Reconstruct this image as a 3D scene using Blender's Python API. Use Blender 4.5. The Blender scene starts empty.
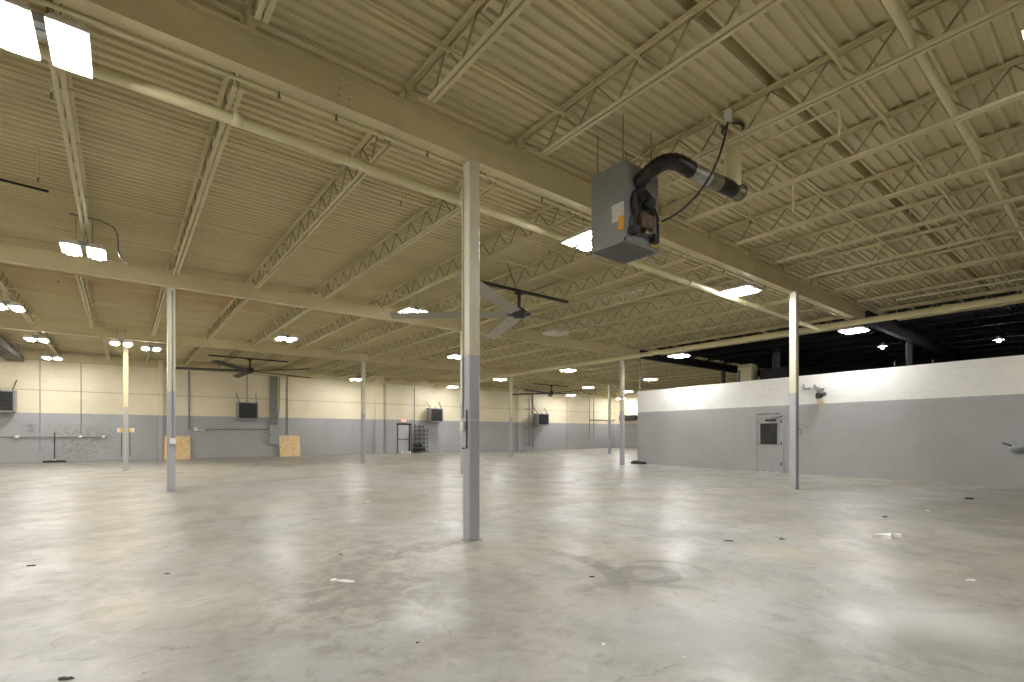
import bpy, math, random
from mathutils import Vector, Matrix
R = random.Random(7)
S = bpy.context.scene
COL = S.collection
PI = math.pi

# ------------------------------------------------------------------ helpers
class MB:
    """collects shapes and links them as ONE mesh object"""
    def __init__(s): s.v, s.f, s.sm, s.mi, s.cur = [], [], [], [], 0
    def add(s, vs, fs, smooth=False):
        n = len(s.v); s.v += [tuple(p) for p in vs]
        for f in fs:
            s.f.append([i + n for i in f]); s.sm.append(smooth); s.mi.append(s.cur)
        return s
    def box(s, x0, x1, y0, y1, z0, z1):
        v = [(x, y, z) for z in (z0, z1) for y in (y0, y1) for x in (x0, x1)]
        return s.add(v, [(0,2,3,1),(4,5,7,6),(0,1,5,4),(2,6,7,3),(0,4,6,2),(1,3,7,5)])
    def cbox(s, x0, x1, y0, y1, z0, z1, c=.01):
        """box with chamfered vertical edges and top/bottom rims"""
        def ring(z, i):
            a, b, d, e = x0+i, x1-i, y0+i, y1-i
            return [(a+c,d,z),(b-c,d,z),(b,d+c,z),(b,e-c,z),(b-c,e,z),(a+c,e,z),(a,e-c,z),(a,d+c,z)]
        v = ring(z0, c) + ring(z0+c, 0) + ring(z1-c, 0) + ring(z1, c)
        f = [tuple(reversed(range(8))), tuple(range(24, 32))]
        for k in range(3):
            for i in range(8):
                f.append((k*8+i, k*8+(i+1)%8, k*8+8+(i+1)%8, k*8+8+i))
        return s.add(v, f)
    def bar(s, p, q, w, h=None, up=(0,0,1)):
        """square bar from p to q"""
        h = h or w; p, q = Vector(p), Vector(q); d = (q-p).normalized(); u = Vector(up)
        if abs(d.dot(u)) > .97: u = Vector((1,0,0))
        a = d.cross(u).normalized(); b = a.cross(d).normalized()
        v = []
        for o in (p, q):
            for i, j in ((-1,-1),(1,-1),(1,1),(-1,1)):
                v.append(o + a*(i*w/2) + b*(j*h/2))
        return s.add(v, [(3,2,1,0),(4,5,6,7),(0,1,5,4),(1,2,6,5),(2,3,7,6),(3,0,4,7)])
    def tube(s, pts, r, n=10, caps=True, smooth=True):
        pts = [Vector(p) for p in pts]; rs = r if isinstance(r, (list, tuple)) else [r]*len(pts)
        vs, fs = [], []; prev = None
        for i, p in enumerate(pts):
            d = (pts[min(i+1, len(pts)-1)] - pts[max(i-1, 0)]).normalized()
            if prev is None:
                u = Vector((0,0,1)) if abs(d.z) < .9 else Vector((1,0,0))
            else: u = prev
            a = (u - d*u.dot(d)).normalized(); prev = a; b = d.cross(a)
            for k in range(n):
                t = 2*PI*k/n; vs.append(p + a*(rs[i]*math.cos(t)) + b*(rs[i]*math.sin(t)))
        m = len(pts)
        for i in range(m-1):
            for k in range(n):
                fs.append((i*n+k, i*n+(k+1)%n, (i+1)*n+(k+1)%n, (i+1)*n+k))
        s.add(vs, fs, smooth)
        if caps:
            s.add([vs[k] for k in range(n)], [tuple(reversed(range(n)))])
            s.add([vs[(m-1)*n+k] for k in range(n)], [tuple(range(n))])
        return s
    def lathe(s, prof, o=(0,0,0), axis=(0,0,1), n=20, smooth=True):
        ax = Vector(axis).normalized(); u = Vector((0,0,1)) if abs(ax.z) < .9 else Vector((1,0,0))
        a = ax.cross(u).normalized(); b = ax.cross(a); o = Vector(o); vs, fs = [], []
        for r, h in prof:
            for k in range(n):
                t = 2*PI*k/n; vs.append(o + ax*h + a*(r*math.cos(t)) + b*(r*math.sin(t)))
        for i in range(len(prof)-1):
            for k in range(n):
                fs.append((i*n+k, i*n+(k+1)%n, (i+1)*n+(k+1)%n, (i+1)*n+k))
        return s.add(vs, fs, smooth)
    def ring(s, o, R_, r, axis=(0,0,1), n=24, m=6):
        ax = Vector(axis).normalized(); u = Vector((0,0,1)) if abs(ax.z) < .9 else Vector((1,0,0))
        a = ax.cross(u).normalized(); b = ax.cross(a); o = Vector(o); vs, fs = [], []
        for i in range(n):
            t = 2*PI*i/n; c = a*math.cos(t) + b*math.sin(t)
            for k in range(m):
                q = 2*PI*k/m; vs.append(o + c*(R_ + r*math.cos(q)) + ax*(r*math.sin(q)))
        for i in range(n):
            for k in range(m):
                fs.append((i*m+k, i*m+(k+1)%m, ((i+1)%n)*m+(k+1)%m, ((i+1)%n)*m+k))
        return s.add(vs, fs, True)
    def build(s, name, mat, parent=None, loc=None, rz=0):
        me = bpy.data.meshes.new(name); me.from_pydata(s.v, [], s.f)
        me.polygons.foreach_set('use_smooth', s.sm); me.polygons.foreach_set('material_index', s.mi)
        for m in (mat if isinstance(mat, (list, tuple)) else [mat]): me.materials.append(m)
        me.update()
        import bmesh
        bm = bmesh.new(); bm.from_mesh(me); bmesh.ops.recalc_face_normals(bm, faces=bm.faces); bm.to_mesh(me); bm.free()
        o = bpy.data.objects.new(name, me); COL.objects.link(o)
        if parent: o.parent = parent
        if loc: o.location = loc
        o.rotation_euler.z = rz
        return o

def tag(o, label, cat, group=None, kind=None):
    o['label'] = label; o['category'] = cat
    if group: o['group'] = group
    if kind: o['kind'] = kind
    return o
def thing(name, label, cat, loc=(0,0,0), rz=0, group=None, kind='thing'):
    o = bpy.data.objects.new(name, None); COL.objects.link(o)
    o.location = loc; o.rotation_euler.z = rz; o.empty_display_size = .1
    return tag(o, label, cat, group, kind)
def struct(o): o['kind'] = 'structure'; return o
def dup(root, loc, label, rz=None, group=None):
    r = root.copy(); COL.objects.link(r); r.location = loc; r['label'] = label
    if rz is not None: r.rotation_euler.z = rz
    if group: r['group'] = group
    for ch in list(root.children):
        c = ch.copy(); COL.objects.link(c); c.parent = r
        for g in list(ch.children):
            d = g.copy(); COL.objects.link(d); d.parent = c
    return r

# ------------------------------------------------------------------ materials
class N:
    def __init__(s, name):
        s.m = bpy.data.materials.new(name); s.m.use_nodes = True
        s.t = s.m.node_tree; s.b = s.t.nodes['Principled BSDF']; s.L = s.t.links
        s.pos = None
    def n(s, k, **kw):
        x = s.t.nodes.new(k)
        for a, v in kw.items(): setattr(x, a, v)
        return x
    def put(s, sock, v):
        if hasattr(v, 'is_output') or isinstance(v, bpy.types.NodeSocket): s.L.new(v, sock)
        elif isinstance(v, (tuple, list)) and len(v) == 3 and sock.type == 'RGBA': sock.default_value = (*v, 1)
        else: sock.default_value = v
    def P(s):
        if not s.pos: s.pos = s.n('ShaderNodeNewGeometry').outputs['Position']
        return s.pos
    def O(s): return s.n('ShaderNodeTexCoord').outputs['Object']
    def math(s, op, a, b=0., c=None):
        x = s.n('ShaderNodeMath', operation=op); s.put(x.inputs[0], a); s.put(x.inputs[1], b)
        if c is not None: s.put(x.inputs[2], c)
        return x.outputs[0]
    def sep(s, v):
        x = s.n('ShaderNodeSeparateXYZ'); s.L.new(v, x.inputs[0]); return x.outputs
    def mapv(s, v, scale=(1,1,1), loc=(0,0,0), rot=(0,0,0)):
        x = s.n('ShaderNodeMapping'); s.L.new(v, x.inputs['Vector'])
        x.inputs['Scale'].default_value = scale; x.inputs['Location'].default_value = loc; x.inputs['Rotation'].default_value = rot
        return x.outputs[0]
    def noise(s, v, scale, detail=4, rough=.55, dist=0.):
        x = s.n('ShaderNodeTexNoise'); s.L.new(v, x.inputs['Vector']); x.inputs['Scale'].default_value = scale
        x.inputs['Detail'].default_value = detail; x.inputs['Roughness'].default_value = rough; x.inputs['Distortion'].default_value = dist
        return x.outputs['Fac']
    def ramp(s, v, lo, hi, a=0., b=1.):
        x = s.n('ShaderNodeMapRange'); x.clamp = True; x.interpolation_type = 'SMOOTHSTEP'
        s.put(x.inputs['Value'], v)
        for k, q in (('From Min', lo), ('From Max', hi), ('To Min', a), ('To Max', b)): x.inputs[k].default_value = q
        return x.outputs[0]
    def mix(s, f, a, b, mode='MIX'):
        x = s.n('ShaderNodeMix', data_type='RGBA', blend_type=mode)
        s.put(x.inputs[0], f); s.put(x.inputs[6], a); s.put(x.inputs[7], b); return x.outputs[2]
    def dist(s, c):
        x = s.n('ShaderNodeVectorMath', operation='DISTANCE'); s.L.new(s.P(), x.inputs[0]); x.inputs[1].default_value = c
        return x.outputs['Value']
    def out(s, col=None, rough=None, metal=None, spec=None, bump=None, bstr=.2, bdist=.01):
        if col is not None: s.put(s.b.inputs['Base Color'], col)
        if rough is not None: s.put(s.b.inputs['Roughness'], rough)
        if metal is not None: s.put(s.b.inputs['Metallic'], metal)
        if spec is not None: s.put(s.b.inputs['Specular IOR Level'], spec)
        if bump is not None:
            x = s.n('ShaderNodeBump'); x.inputs['Strength'].default_value = bstr; x.inputs['Distance'].default_value = bdist
            s.L.new(bump, x.inputs['Height']); s.L.new(x.outputs[0], s.b.inputs['Normal'])
        return s.m

def paint(name, col, rough=.5, metal=0., var=.12, scale=3.):
    k = N(name); v = k.noise(k.O(), scale, 5)
    d = tuple(c*(1-var) for c in col); l = tuple(min(1, c*(1+var)) for c in col)
    return k.out(k.mix(k.ramp(v, .3, .7), d, l), rough, metal)
def emis(name, col, st):
    k = N(name); k.out((0,0,0), .5)
    k.b.inputs['Emission Color'].default_value = (*col, 1); k.b.inputs['Emission Strength'].default_value = st
    return k.m

CREAM = (.62, .55, .335)
GREY = (.30, .305, .325)
SPLIT = 2.44

M = {}
M['steel_cream'] = paint('cream_painted_steel', CREAM, .6, var=.07, scale=1.3)
M['pipe_cream'] = paint('cream_painted_pipe', (.68, .62, .375), .45, var=.06)
M['black_paint'] = paint('black_painted_steel', (.010, .010, .010), .75)
M['dark_steel'] = paint('dark_steel', (.045, .044, .042), .5, .3)
M['grey_steel'] = paint('grey_enamel_sheet', (.29, .30, .31), .38, .35, var=.06)
M['heater_grey'] = paint('heater_enamel', (.25, .253, .25), .35, .35, var=.06)
M['web_rod'] = paint('shaded_web_rods', (.33, .285, .165), .6, var=.1)  # cream paint darkened: the thin rods' shade is put into their colour
M['galv'] = paint('galvanised_metal', (.36, .36, .34), .4, .7, var=.25, scale=9)
M['dark_flue'] = paint('sooty_flue_metal', (.035, .03, .025), .38, .6, var=.5, scale=8)
M['flue_mid'] = paint('tarnished_flue_metal', (.16, .14, .10), .42, .6, var=.35, scale=5)
M['black_rubber'] = paint('black_rubber', (.02, .02, .02), .6)
M['white_plastic'] = paint('white_plastic', (.72, .71, .67), .45, var=.03)
M['grey_box'] = paint('grey_electrical_enamel', (.34, .35, .37), .45, var=.05)
M['conduit_grey'] = paint('grey_conduit', (.25, .25, .245), .45, .5)
M['yellow'] = paint('yellow_plastic', (.60, .45, .10), .45)
M['orange'] = paint('orange_sticker', (.70, .30, .02), .5)
M['sticker'] = paint('worn_paper_label', (.50, .48, .42), .6, var=.1, scale=20)
M['paper'] = paint('white_paper', (.80, .79, .76), .7, var=.05)
M['dirt'] = paint('dark_debris', (.03, .028, .025), .7)
M['brown'] = paint('rusty_motor', (.10, .065, .04), .55, .2, var=.4, scale=12)
M['brass'] = paint('brass_fitting', (.45, .36, .18), .35, .8)
M['fan_grey'] = paint('grey_fan_blade', (.36, .34, .27), .45, .2, var=.05)
M['grille'] = paint('dark_heater_grille', (.07, .068, .062), .5, .2)
M['door_office'] = paint('office_door_paint', (.385, .385, .397), .42, var=.04)
M['door_grey'] = paint('grey_door_paint', (.50, .505, .51), .42, var=.04)
M['wireway'] = paint('dull_wireway', (.20, .20, .185), .5, .2)
M['glass'] = paint('dark_window_glass', (.035, .036, .034), .12, 0., var=.2)
M['lamp_white'] = paint('white_lamp_housing', (.75, .73, .68), .4, var=.03)
M['lamp_off'] = paint('frosted_lens_unlit', (.70, .66, .52), .35, var=.03)
LAMP = 172.
M['glow'] = emis('lamp_lens_lit', (1, .985, .965), LAMP)
M['glow_warm'] = emis('warm_lamp_lens_lit', (1, .83, .52), LAMP*.75)
M['glow_bulb'] = emis('bare_bulb_lit', (1, .97, .93), LAMP*4)
M['exit_red'] = emis('lit_exit_panel', (1, .45, .42), 1.6)
M['exit_letter'] = emis('lit_exit_letters', (1, .04, .03), 2.5)

def two_tone(name, top, bot, split=SPLIT, rough=.5, joints=None, bumps=True, extra=None):
    k = N(name); P = k.P(); z = k.sep(P)[2]
    wob = k.math('MULTIPLY', k.math('SUBTRACT', k.noise(P, 3., 2), .5), .012)
    f = k.math('GREATER_THAN', k.math('ADD', z, wob), split)
    g = k.noise(P, .6, 6, .6); g2 = k.noise(P, 7., 5, .65)
    c = k.mix(f, bot, top)
    c = k.mix(k.ramp(g, .35, .75, 0, .16), c, (.35, .31, .24), 'MULTIPLY')
    c = k.mix(k.ramp(g2, .45, .8, 0, .12), c, (.45, .43, .40), 'MULTIPLY')
    if extra: c = extra(k, c)
    return k.out(c, k.ramp(g2, .3, .7, rough-.08, rough+.1), bump=k.noise(P, 40, 3) if bumps else None, bstr=.08)

# columns
M['column'] = two_tone('two_tone_column_paint', (.60, .57, .435), (.40, .40, .435), SPLIT, .4, bumps=False)

def far_extra(k, c):
    P = k.P(); x, y, z = k.sep(P)
    # precast panel joints
    def line(v, at, w): return k.math('LESS_THAN', k.math('ABSOLUTE', k.math('SUBTRACT', v, at)), w)
    # sooty stain left of the first column
    st = k.ramp(k.dist((-1.6, 33.5, 1.25)), .3, 2.3, 1, 0)
    n = k.noise(k.mapv(P, (1, 1, 1.6)), 5.5, 9, .74, .3)
    m = k.math('MULTIPLY', k.math('MULTIPLY', st, k.ramp(n, .42, .66)), k.ramp(z, 2.1, 1.5, 0, .55))
    c = k.mix(m, c, (.13, .095, .08))
    st2 = k.ramp(k.dist((-3.5, 33.5, 1.7)), .05, .5, 1, 0)
    c = k.mix(k.math('MULTIPLY', k.math('MULTIPLY', st2, k.ramp(n, .4, .6)), .5), c, (.08, .07, .065))
    # block courses, faint
    w = k.math('FRACT', k.math('MULTIPLY', z, 1/.61))
    c = k.mix(k.math('MULTIPLY', k.math('LESS_THAN', w, .018), .22), c, (.12, .11, .10))
    for h in (3.57,):
        c = k.mix(k.math('MULTIPLY', line(z, h, .018), .55), c, (.16, .13, .09))
    return c
M['wall_far'] = two_tone('far_wall_paint', (.82, .74, .545), (.41, .415, .425), SPLIT, .5, extra=far_extra)

def off_extra(k, c):
    P = k.P(); x, y, z = k.sep(P)
    st = k.ramp(k.dist((18.72, 6.72, 2.48)), .03, .2, 1, 0)
    c = k.mix(k.math('MULTIPLY', st, .75), c, (.45, .36, .06))
    n = k.noise(k.mapv(P, (1, 1.4, 3)), 2.6, 7, .7)
    c = k.mix(k.math('MULTIPLY', k.math('LESS_THAN', z, SPLIT), k.ramp(n, .62, .74, 0, .35)), c, (.10, .10, .10))
    w = k.math('FRACT', k.math('MULTIPLY', z, 1/.203))
    c = k.mix(k.math('MULTIPLY', k.math('LESS_THAN', w, .05), .10), c, (.2, .2, .2))
    return c
M['wall_office'] = two_tone('office_wall_paint', (.90, .895, .87), (.41, .412, .42), SPLIT, .42, extra=off_extra)
M['wall_plain'] = two_tone('side_wall_paint', (.82, .74, .545), (.41, .415, .425), SPLIT, .5)
M['wall_black'] = paint('black_wall_paint', (.010, .010, .011), .6)

def deck_mat():
    k = N('cream_roof_deck'); P = k.P()
    g = k.noise(k.mapv(P, (.5, 1.2, 1)), .9, 7, .62); g2 = k.noise(k.mapv(P, (1.5, 6, 1)), 1.6, 6, .7)
    c = k.mix(k.ramp(g, .3, .7), tuple(q*.93 for q in CREAM), tuple(q*1.06 for q in CREAM))
    c = k.mix(k.ramp(g2, .58, .78, 0, .2), c, (.5, .42, .27))
    # rusty brown strip in the third bay
    x, y, z = k.sep(P)
    band = k.math('MULTIPLY', k.ramp(y, 15.6, 16.6), k.ramp(y, 19.0, 20.4, 1, 0))
    band = k.math('MULTIPLY', band, k.ramp(x, 4.5, 2.5))
    n = k.noise(k.mapv(P, (.35, 1.6, 1)), 1.0, 5, .6)
    c = k.mix(k.math('MULTIPLY', band, k.ramp(n, .35, .6, .1, .6)), c, (.52, .31, .16))
    return k.out(c, .6)
M['deck'] = deck_mat()
M['deck_black'] = paint('black_roof_deck', (.009, .009, .009), .85)

def floor_mat():
    k = N('worn_sealed_concrete'); P = k.P(); x, y, z = k.sep(P)
    big = k.noise(P, .16, 5, .55, .4); med = k.noise(P, .75, 8, .62, .8); fine = k.noise(P, 4.5, 9, .68, .5); grit = k.noise(P, 26, 6, .7)
    c = k.mix(k.ramp(big, .36, .64), (.375, .370, .345), (.43, .43, .42))
    warm = k.noise(k.mapv(P, (1, 1, 1), (7.3, 2.1, 0)), .22, 5, .6, .6)
    c = k.mix(k.ramp(warm, .42, .60, 0, .8), c, (.41, .37, .30))
    c = k.mix(k.ramp(med, .42, .64, 0, .9), c, (.30, .285, .245))
    c = k.mix(k.ramp(fine, .49, .68, 0, .65), c, (.235, .223, .19))
    pit = k.noise(P, 13, 8, .72, .3)
    c = k.mix(k.ramp(pit, .56, .70, 0, .42), c, (.21, .20, .175))
    c = k.mix(k.ramp(pit, .28, .42, .35, 0), c, (.53, .525, .50))
    c = k.mix(k.ramp(fine, .30, .46, .5, 0), c, (.51, .507, .49))
    c = k.mix(k.ramp(grit, .55, .75, 0, .3), c, (.22, .21, .19))
    # drag scuffs along the hall
    for rot, sc, amt in ((.3, (.35, 3.2, 1), .24), (-.75, (.4, 4, 1), .20), (1.15, (.35, 3.5, 1), .16)):
        s_ = k.noise(k.mapv(P, sc, (3.1*rot, 1.7, 0), (0, 0, rot)), 1.5, 9, .7, .5)
        c = k.mix(k.ramp(s_, .52, .80, 0, amt), c, (.20, .19, .165))
        c = k.mix(k.ramp(s_, .22, .42, amt*.6, 0), c, (.56, .55, .52))
    def blob(cx, cy, r0, r1, col, amt, lo=.42, hi=.6, nz=med):
        nonlocal c
        m = k.math('MULTIPLY', k.ramp(k.dist((cx, cy, 0)), r0, r1, 1, 0), k.ramp(nz, lo, hi))
        c = k.mix(k.math('MULTIPLY', m, amt), c, col)
    blob(1.7, 4.3, .2, 1.5, (.17, .155, .13), .6, .40, .6, fine)
    blob(2.6, 5.6, .2, 1.2, (.16, .15, .125), .55, .42, .6, fine)
    blob(4.85, .95, .1, .75, (.60, .60, .585), .75, .34, .5)
    blob(6.1, 2.7, .05, .8, (.56, .50, .33), .55, .36, .52)
    blob(3.7, 1.3, .1, 1.0, (.25, .235, .20), .55, .38, .55)
    blob(3.3, 2.1, .1, .9, (.55, .56, .57), .5, .36, .55)
    blob(4.3, 10.5, .3, 2.2, (.30, .25, .18), .55, .42, .6)
    blob(.6, 4.9, .05, .6, (.62, .61, .58), .6, .38, .55, fine)
    blob(11., 3.6, .5, 3.5, (.30, .29, .27), .5, .4, .6)
    blob(14., 2.4, .3, 2., (.27, .26, .24), .6, .4, .6)
    v = k.n('ShaderNodeTexVoronoi', feature='DISTANCE_TO_EDGE'); v.inputs['Scale'].default_value = .42
    wv = k.n('ShaderNodeVectorMath', operation='ADD'); nz = k.n('ShaderNodeTexNoise'); nz.inputs['Scale'].default_value = 1.6; nz.inputs['Detail'].default_value = 6
    k.L.new(P, nz.inputs['Vector']); k.L.new(P, wv.inputs[0]); k.L.new(nz.outputs['Color'], wv.inputs[1]); k.L.new(wv.outputs[0], v.inputs['Vector'])
    cr = k.math('MULTIPLY', k.math('LESS_THAN', v.outputs['Distance'], .0025), k.ramp(med, .46, .56))
    c = k.mix(k.math('MULTIPLY', cr, .45), c, (.12, .11, .10))
    # tyre arcs
    def arc(cx, cy, r, w, amt, side=None):
        nonlocal c
        d = k.dist((cx, cy, 0)); b = k.ramp(k.math('ABSOLUTE', k.math('SUBTRACT', d, r)), w*.6, w, 1, 0)
        if side:
            a, bb, cc = side
            b = k.math('MULTIPLY', b, k.ramp(k.math('ADD', k.math('ADD', k.math('MULTIPLY', x, a), k.math('MULTIPLY', y, bb)), cc), 0, .5))
        b = k.math('MULTIPLY', b, k.ramp(k.math('ADD', k.math('MULTIPLY', fine, .5), k.math('MULTIPLY', med, .5)), .36, .54, .2, 1))
        c = k.mix(k.math('MULTIPLY', b, amt), c, (.13, .125, .115))
    arc(2.75, 3.95, 1.30, .12, .7, (1.0, -.25, -2.6))
    arc(4.15, 3.05, .24, .10, .55)
    arc(4.35, 3.0, .42, .07, .5, (.6, .2, -3.0))
    arc(3.25, 2.35, .8, .10, .4, (.5, .5, -2.9))
    arc(3.55, 1.25, .33, .10, .35, (-.3, -1, 1.4))
    arc(6.0, 1.9, 1.3, .07, .16, (.3, -.5, -.6))
    arc(5.5, 9.5, 2.1, .10, .25, (0, 1, -9.3))
    # saw-cut joints by the columns
    for v, at in ((y, 5.5), (y, 14.68), (x, 3.66), (x, 13.35)):
        j = k.math('LESS_THAN', k.math('ABSOLUTE', k.math('SUBTRACT', v, at)), .006)
        c = k.mix(k.math('MULTIPLY', j, .35), c, (.12, .11, .10))
    c = k.mix(1., c, (.88, .875, .865), 'MULTIPLY')
    rr = k.ramp(k.noise(P, 1.1, 7, .62, .5), .32, .68, .33, .51)
    return k.out(c, rr, spec=.6, bump=k.mix(.4, fine, grit), bstr=.10, bdist=.004)
M['floor'] = floor_mat()

def osb_mat():
    k = N('strand_board'); O = k.O()
    v = k.n('ShaderNodeTexVoronoi'); k.L.new(k.mapv(O, (6, 6, 15), (0,0,0), (0, .5, 0)), v.inputs['Vector']); v.inputs['Scale'].default_value = 2.2
    n = k.noise(O, 5, 5)
    c = k.mix(k.sep(v.outputs['Color'])[0], (.66, .45, .20), (.88, .70, .42))
    c = k.mix(k.ramp(n, .5, .75, 0, .4), c, (.55, .36, .16))
    return k.out(c, .7)
M['osb'] = osb_mat()

# ------------------------------------------------------------------ room shell
YF = 33.5           # far wall
XL, XR, YN = -11., 40.0, -5.
EDGE = 20.4         # where the cream deck meets the black one
Z_DECK = 5.58
Yb = [5.5, 14.68, 23.9]

struct(MB().box(XL-.3, 46, YN-.3, YF+.3, -.2, 0).build('floor', M['floor']))
struct(MB().box(XL-.3, 46, YF, YF+.3, 0, 6).build('wall_back', M['wall_far']))
struct(MB().box(XL-.3, XL, YN, YF, 0, 6).build('wall_left', M['wall_plain']))
struct(MB().box(XL-.3, 46, YN-.3, YN, 0, 6).build('wall_front', M['wall_plain']))
struct(MB().box(XR, XR+.3, 14.4, YF, 0, 6).build('wall_right', M['wall_plain']))
struct(MB().box(33.6, 33.9, YN, 14.55, 0, 6).build('wall_office_back', M['wall_black']))
struct(MB().box(33.9, XR, 14.4, 14.55, 0, 6).build('wall_corner', M['wall_plain']))

def deck(name, x0, x1, y0, y1, mat, seam=None):
    p, prof = .1524, []
    y = y0
    while y < y1:
        h = Z_DECK + (.17 if seam and abs(y - seam) < p/2 else .038)     # one open side lap
        prof += [(y, Z_DECK), (y+.030, Z_DECK), (y+.042, h), (y+.140, h)]; y += p
    m = MB(); n = len(prof)
    vs = [(x0, a, b) for a, b in prof] + [(x1, a, b) for a, b in prof]
    m.add(vs, [(i, i+1, n+i+1, n+i) for i in range(n-1)])
    m.box(x0, x1, y0, y1, Z_DECK+.18, Z_DECK+.25)
    return struct(m.build(name, mat))
deck('ceiling', XL, EDGE, YN, Yb[1], M['deck'], 2.55)
deck('ceiling_back', XL, XR, Yb[1], YF, M['deck'])
deck('ceiling_office', EDGE, 34, YN, Yb[1], M['deck_black'])

# office block wall, skewed a little as in the hall
OT = math.atan(.09); OY0, OX0 = 2.0, 18.3
def opt(y, off=0., z=0.):       # point on the office wall face at world y (off = towards hall)
    return (OX0 + .09*(y-OY0) - off, y, z)
OL = (14.92-1.2)/math.cos(OT)
# local frame: +y along the wall, -x towards the hall
struct(MB().box(0, .2, 0, OL, 0, 3.45).build('wall_office', M['wall_office'], loc=opt(1.2), rz=-OT))
struct(MB().box(.2, 15, 0, .2, 0, 3.40).box(.2, 15, OL-.2, OL, 0, 3.40).build('wall_office_ends', M['wall_office'], loc=opt(1.2), rz=-OT))
struct(MB().box(.2, 15, 0, OL, 3.3, 3.4).build('ceiling_office_roof', M['wall_black'], loc=opt(1.2), rz=-OT))
struct(MB().box(-.3, 0, -.25, 0, 0, 3.44).build('trim_1', M['wall_plain'], loc=opt(1.76), rz=-OT))

# far wall pilasters
for i, (x0, x1, d) in enumerate(((1.58, 1.80, .18), (14.05, 14.65, .22), (27.03, 27.37, .2))):
    struct(MB().box(x0, x1, YF-d, YF, 0, 5.6).build('trim_%d' % (i+2), M['wall_far']))
jm = paint('joint_sealant', (.14, .12, .09), .8)
for i, x in enumerate((-9, 33.04)):
    struct(MB().box(x-.012, x+.012, YF-.006, YF, 0, 5.5).build('trim_%d' % (i+5), jm))
struct(MB().box(XL, XR, YF-.16, YF, 5.02, 5.46).build('trim_7', M['steel_cream']))

# ------------------------------------------------------------------ beams
def ibeam(name, label, y, x0, x1, mat, splices=()):
    t = thing(name, label, 'roof beam', (x0, y, 5.0), group='main roof beams')
    L = x1-x0
    MB().box(0, L, -.085, .085, 0, .016).build('bottom_flange', mat, t)
    MB().box(0, L, -.085, .085, .384, .40).build('top_flange', mat, t)
    MB().box(0, L, -.006, .006, .016, .384).build('web', mat, t)
    for s in splices:
        p = MB()
        for dx in (-.06, .06):
            for dz in (.08, .16, .24, .32):
                p.lathe([(0, .03), (.014, .03), (.014, 0)], (s-x0+dx, -.006, dz), (0, -1, 0), 6, False)
        p.build('bolt_cluster', mat, t)
    return t
ibeam('roof_beam', 'deep cream steel beam overhead, running behind the hanging heater', Yb[0], XL, 18.9, M['steel_cream'], (1.95, 11.5))
ibeam('roof_beam', 'cream steel beam across the hall carried by the second row of columns', Yb[1], XL, 19.3, M['steel_cream'], (-.9, 9.2))
ibeam('roof_beam', 'farthest cream steel beam crossing the hall before the back wall', Yb[2], XL, 36, M['steel_cream'], (1.6,))
ibeam('roof_beam', 'black painted roof beam above the office, nearer of two', Yb[0], 18.95, 33.5, M['black_paint'])
ibeam('roof_beam', 'black painted roof beam at the back edge of the black ceiling', Yb[1], 19.35, 33.5, M['black_paint'])

# ------------------------------------------------------------------ camera geometry used only for counting what is in frame
F, HZ, EH = 494.78, 434.17, 1.4
YAW = math.radians(51.7125); CA, SA = math.cos(YAW), math.sin(YAW)
def in_view(x, y, z):
    d = x*CA + y*SA
    if d < .3: return False
    u = 512 + F*(x*SA - y*CA)/d; v = HZ - F*(z-EH)/d
    return 0 <= u <= 1024 and 0 <= v <= 682

# ------------------------------------------------------------------ open-web joists
def ordinal(n):
    w = ['', 'first', 'second', 'third', 'fourth', 'fifth', 'sixth', 'seventh', 'eighth', 'ninth', 'tenth', 'eleventh', 'twelfth',
         'thirteenth', 'fourteenth', 'fifteenth', 'sixteenth', 'seventeenth', 'eighteenth', 'nineteenth', 'twentieth']
    if n <= 20: return w[n]
    return 'twenty-' + w[n-20]
def joist_proto(L, mat):
    t = thing('roof_joist', '', 'roof joist')
    zt, zb = .528, .13        # heights over the beam's underside-level origin (Z 5.05)
    a = MB()
    for s in (-.034, .034):
        a.box(s-.030, s+.030, .02, L-.02, zt-.008, zt)           # angle legs
        a.box(s-.004+.012*(1 if s < 0 else -1), s+.004+.012*(1 if s < 0 else -1), .02, L-.02, zt-.045, zt)
    for y in (.02, L-.16): a.box(-.035, .035, y, y+.14, .352, zt-.008)   # seats on the beams
    a.build('top_chord', mat, t)
    b = MB(); y0, y1 = .55, L-.55
    for s in (-.034, .034):
        b.box(s-.024, s+.024, y0, y1, zb-.02, zb-.012)
        b.box(s-.004+.012*(1 if s < 0 else -1), s+.004+.012*(1 if s < 0 else -1), y0, y1, zb-.02, zb+.028)
    b.build('bottom_chord', mat, t)
    w = MB(); n = round((y1-y0)/.61); st = (y1-y0)/n
    pts = [(0, .12, .46), (0, y0+.05, zb)]
    w.bar(pts[0], pts[1], .02); w.bar((0, L-.12, .46), (0, y1-.05, zb), .02)
    for i in range(n):
        ya, yb_ = y0 + i*st + (.05 if i == 0 else 0), y0 + (i+1)*st - (.05 if i == n-1 else 0); ym = (ya+yb_)/2
        w.bar((0, ya, zb), (0, ym, zt-.03), .018); w.bar((0, ym, zt-.03), (0, yb_, zb), .018)
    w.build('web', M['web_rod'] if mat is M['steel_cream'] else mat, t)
    return t
Y_B = [YN, Yb[0], Yb[1], Yb[2], YF]
bays = ['overhead, before the first beam', 'between first and second beams', 'between second and third beams', 'beyond the third beam']
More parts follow.
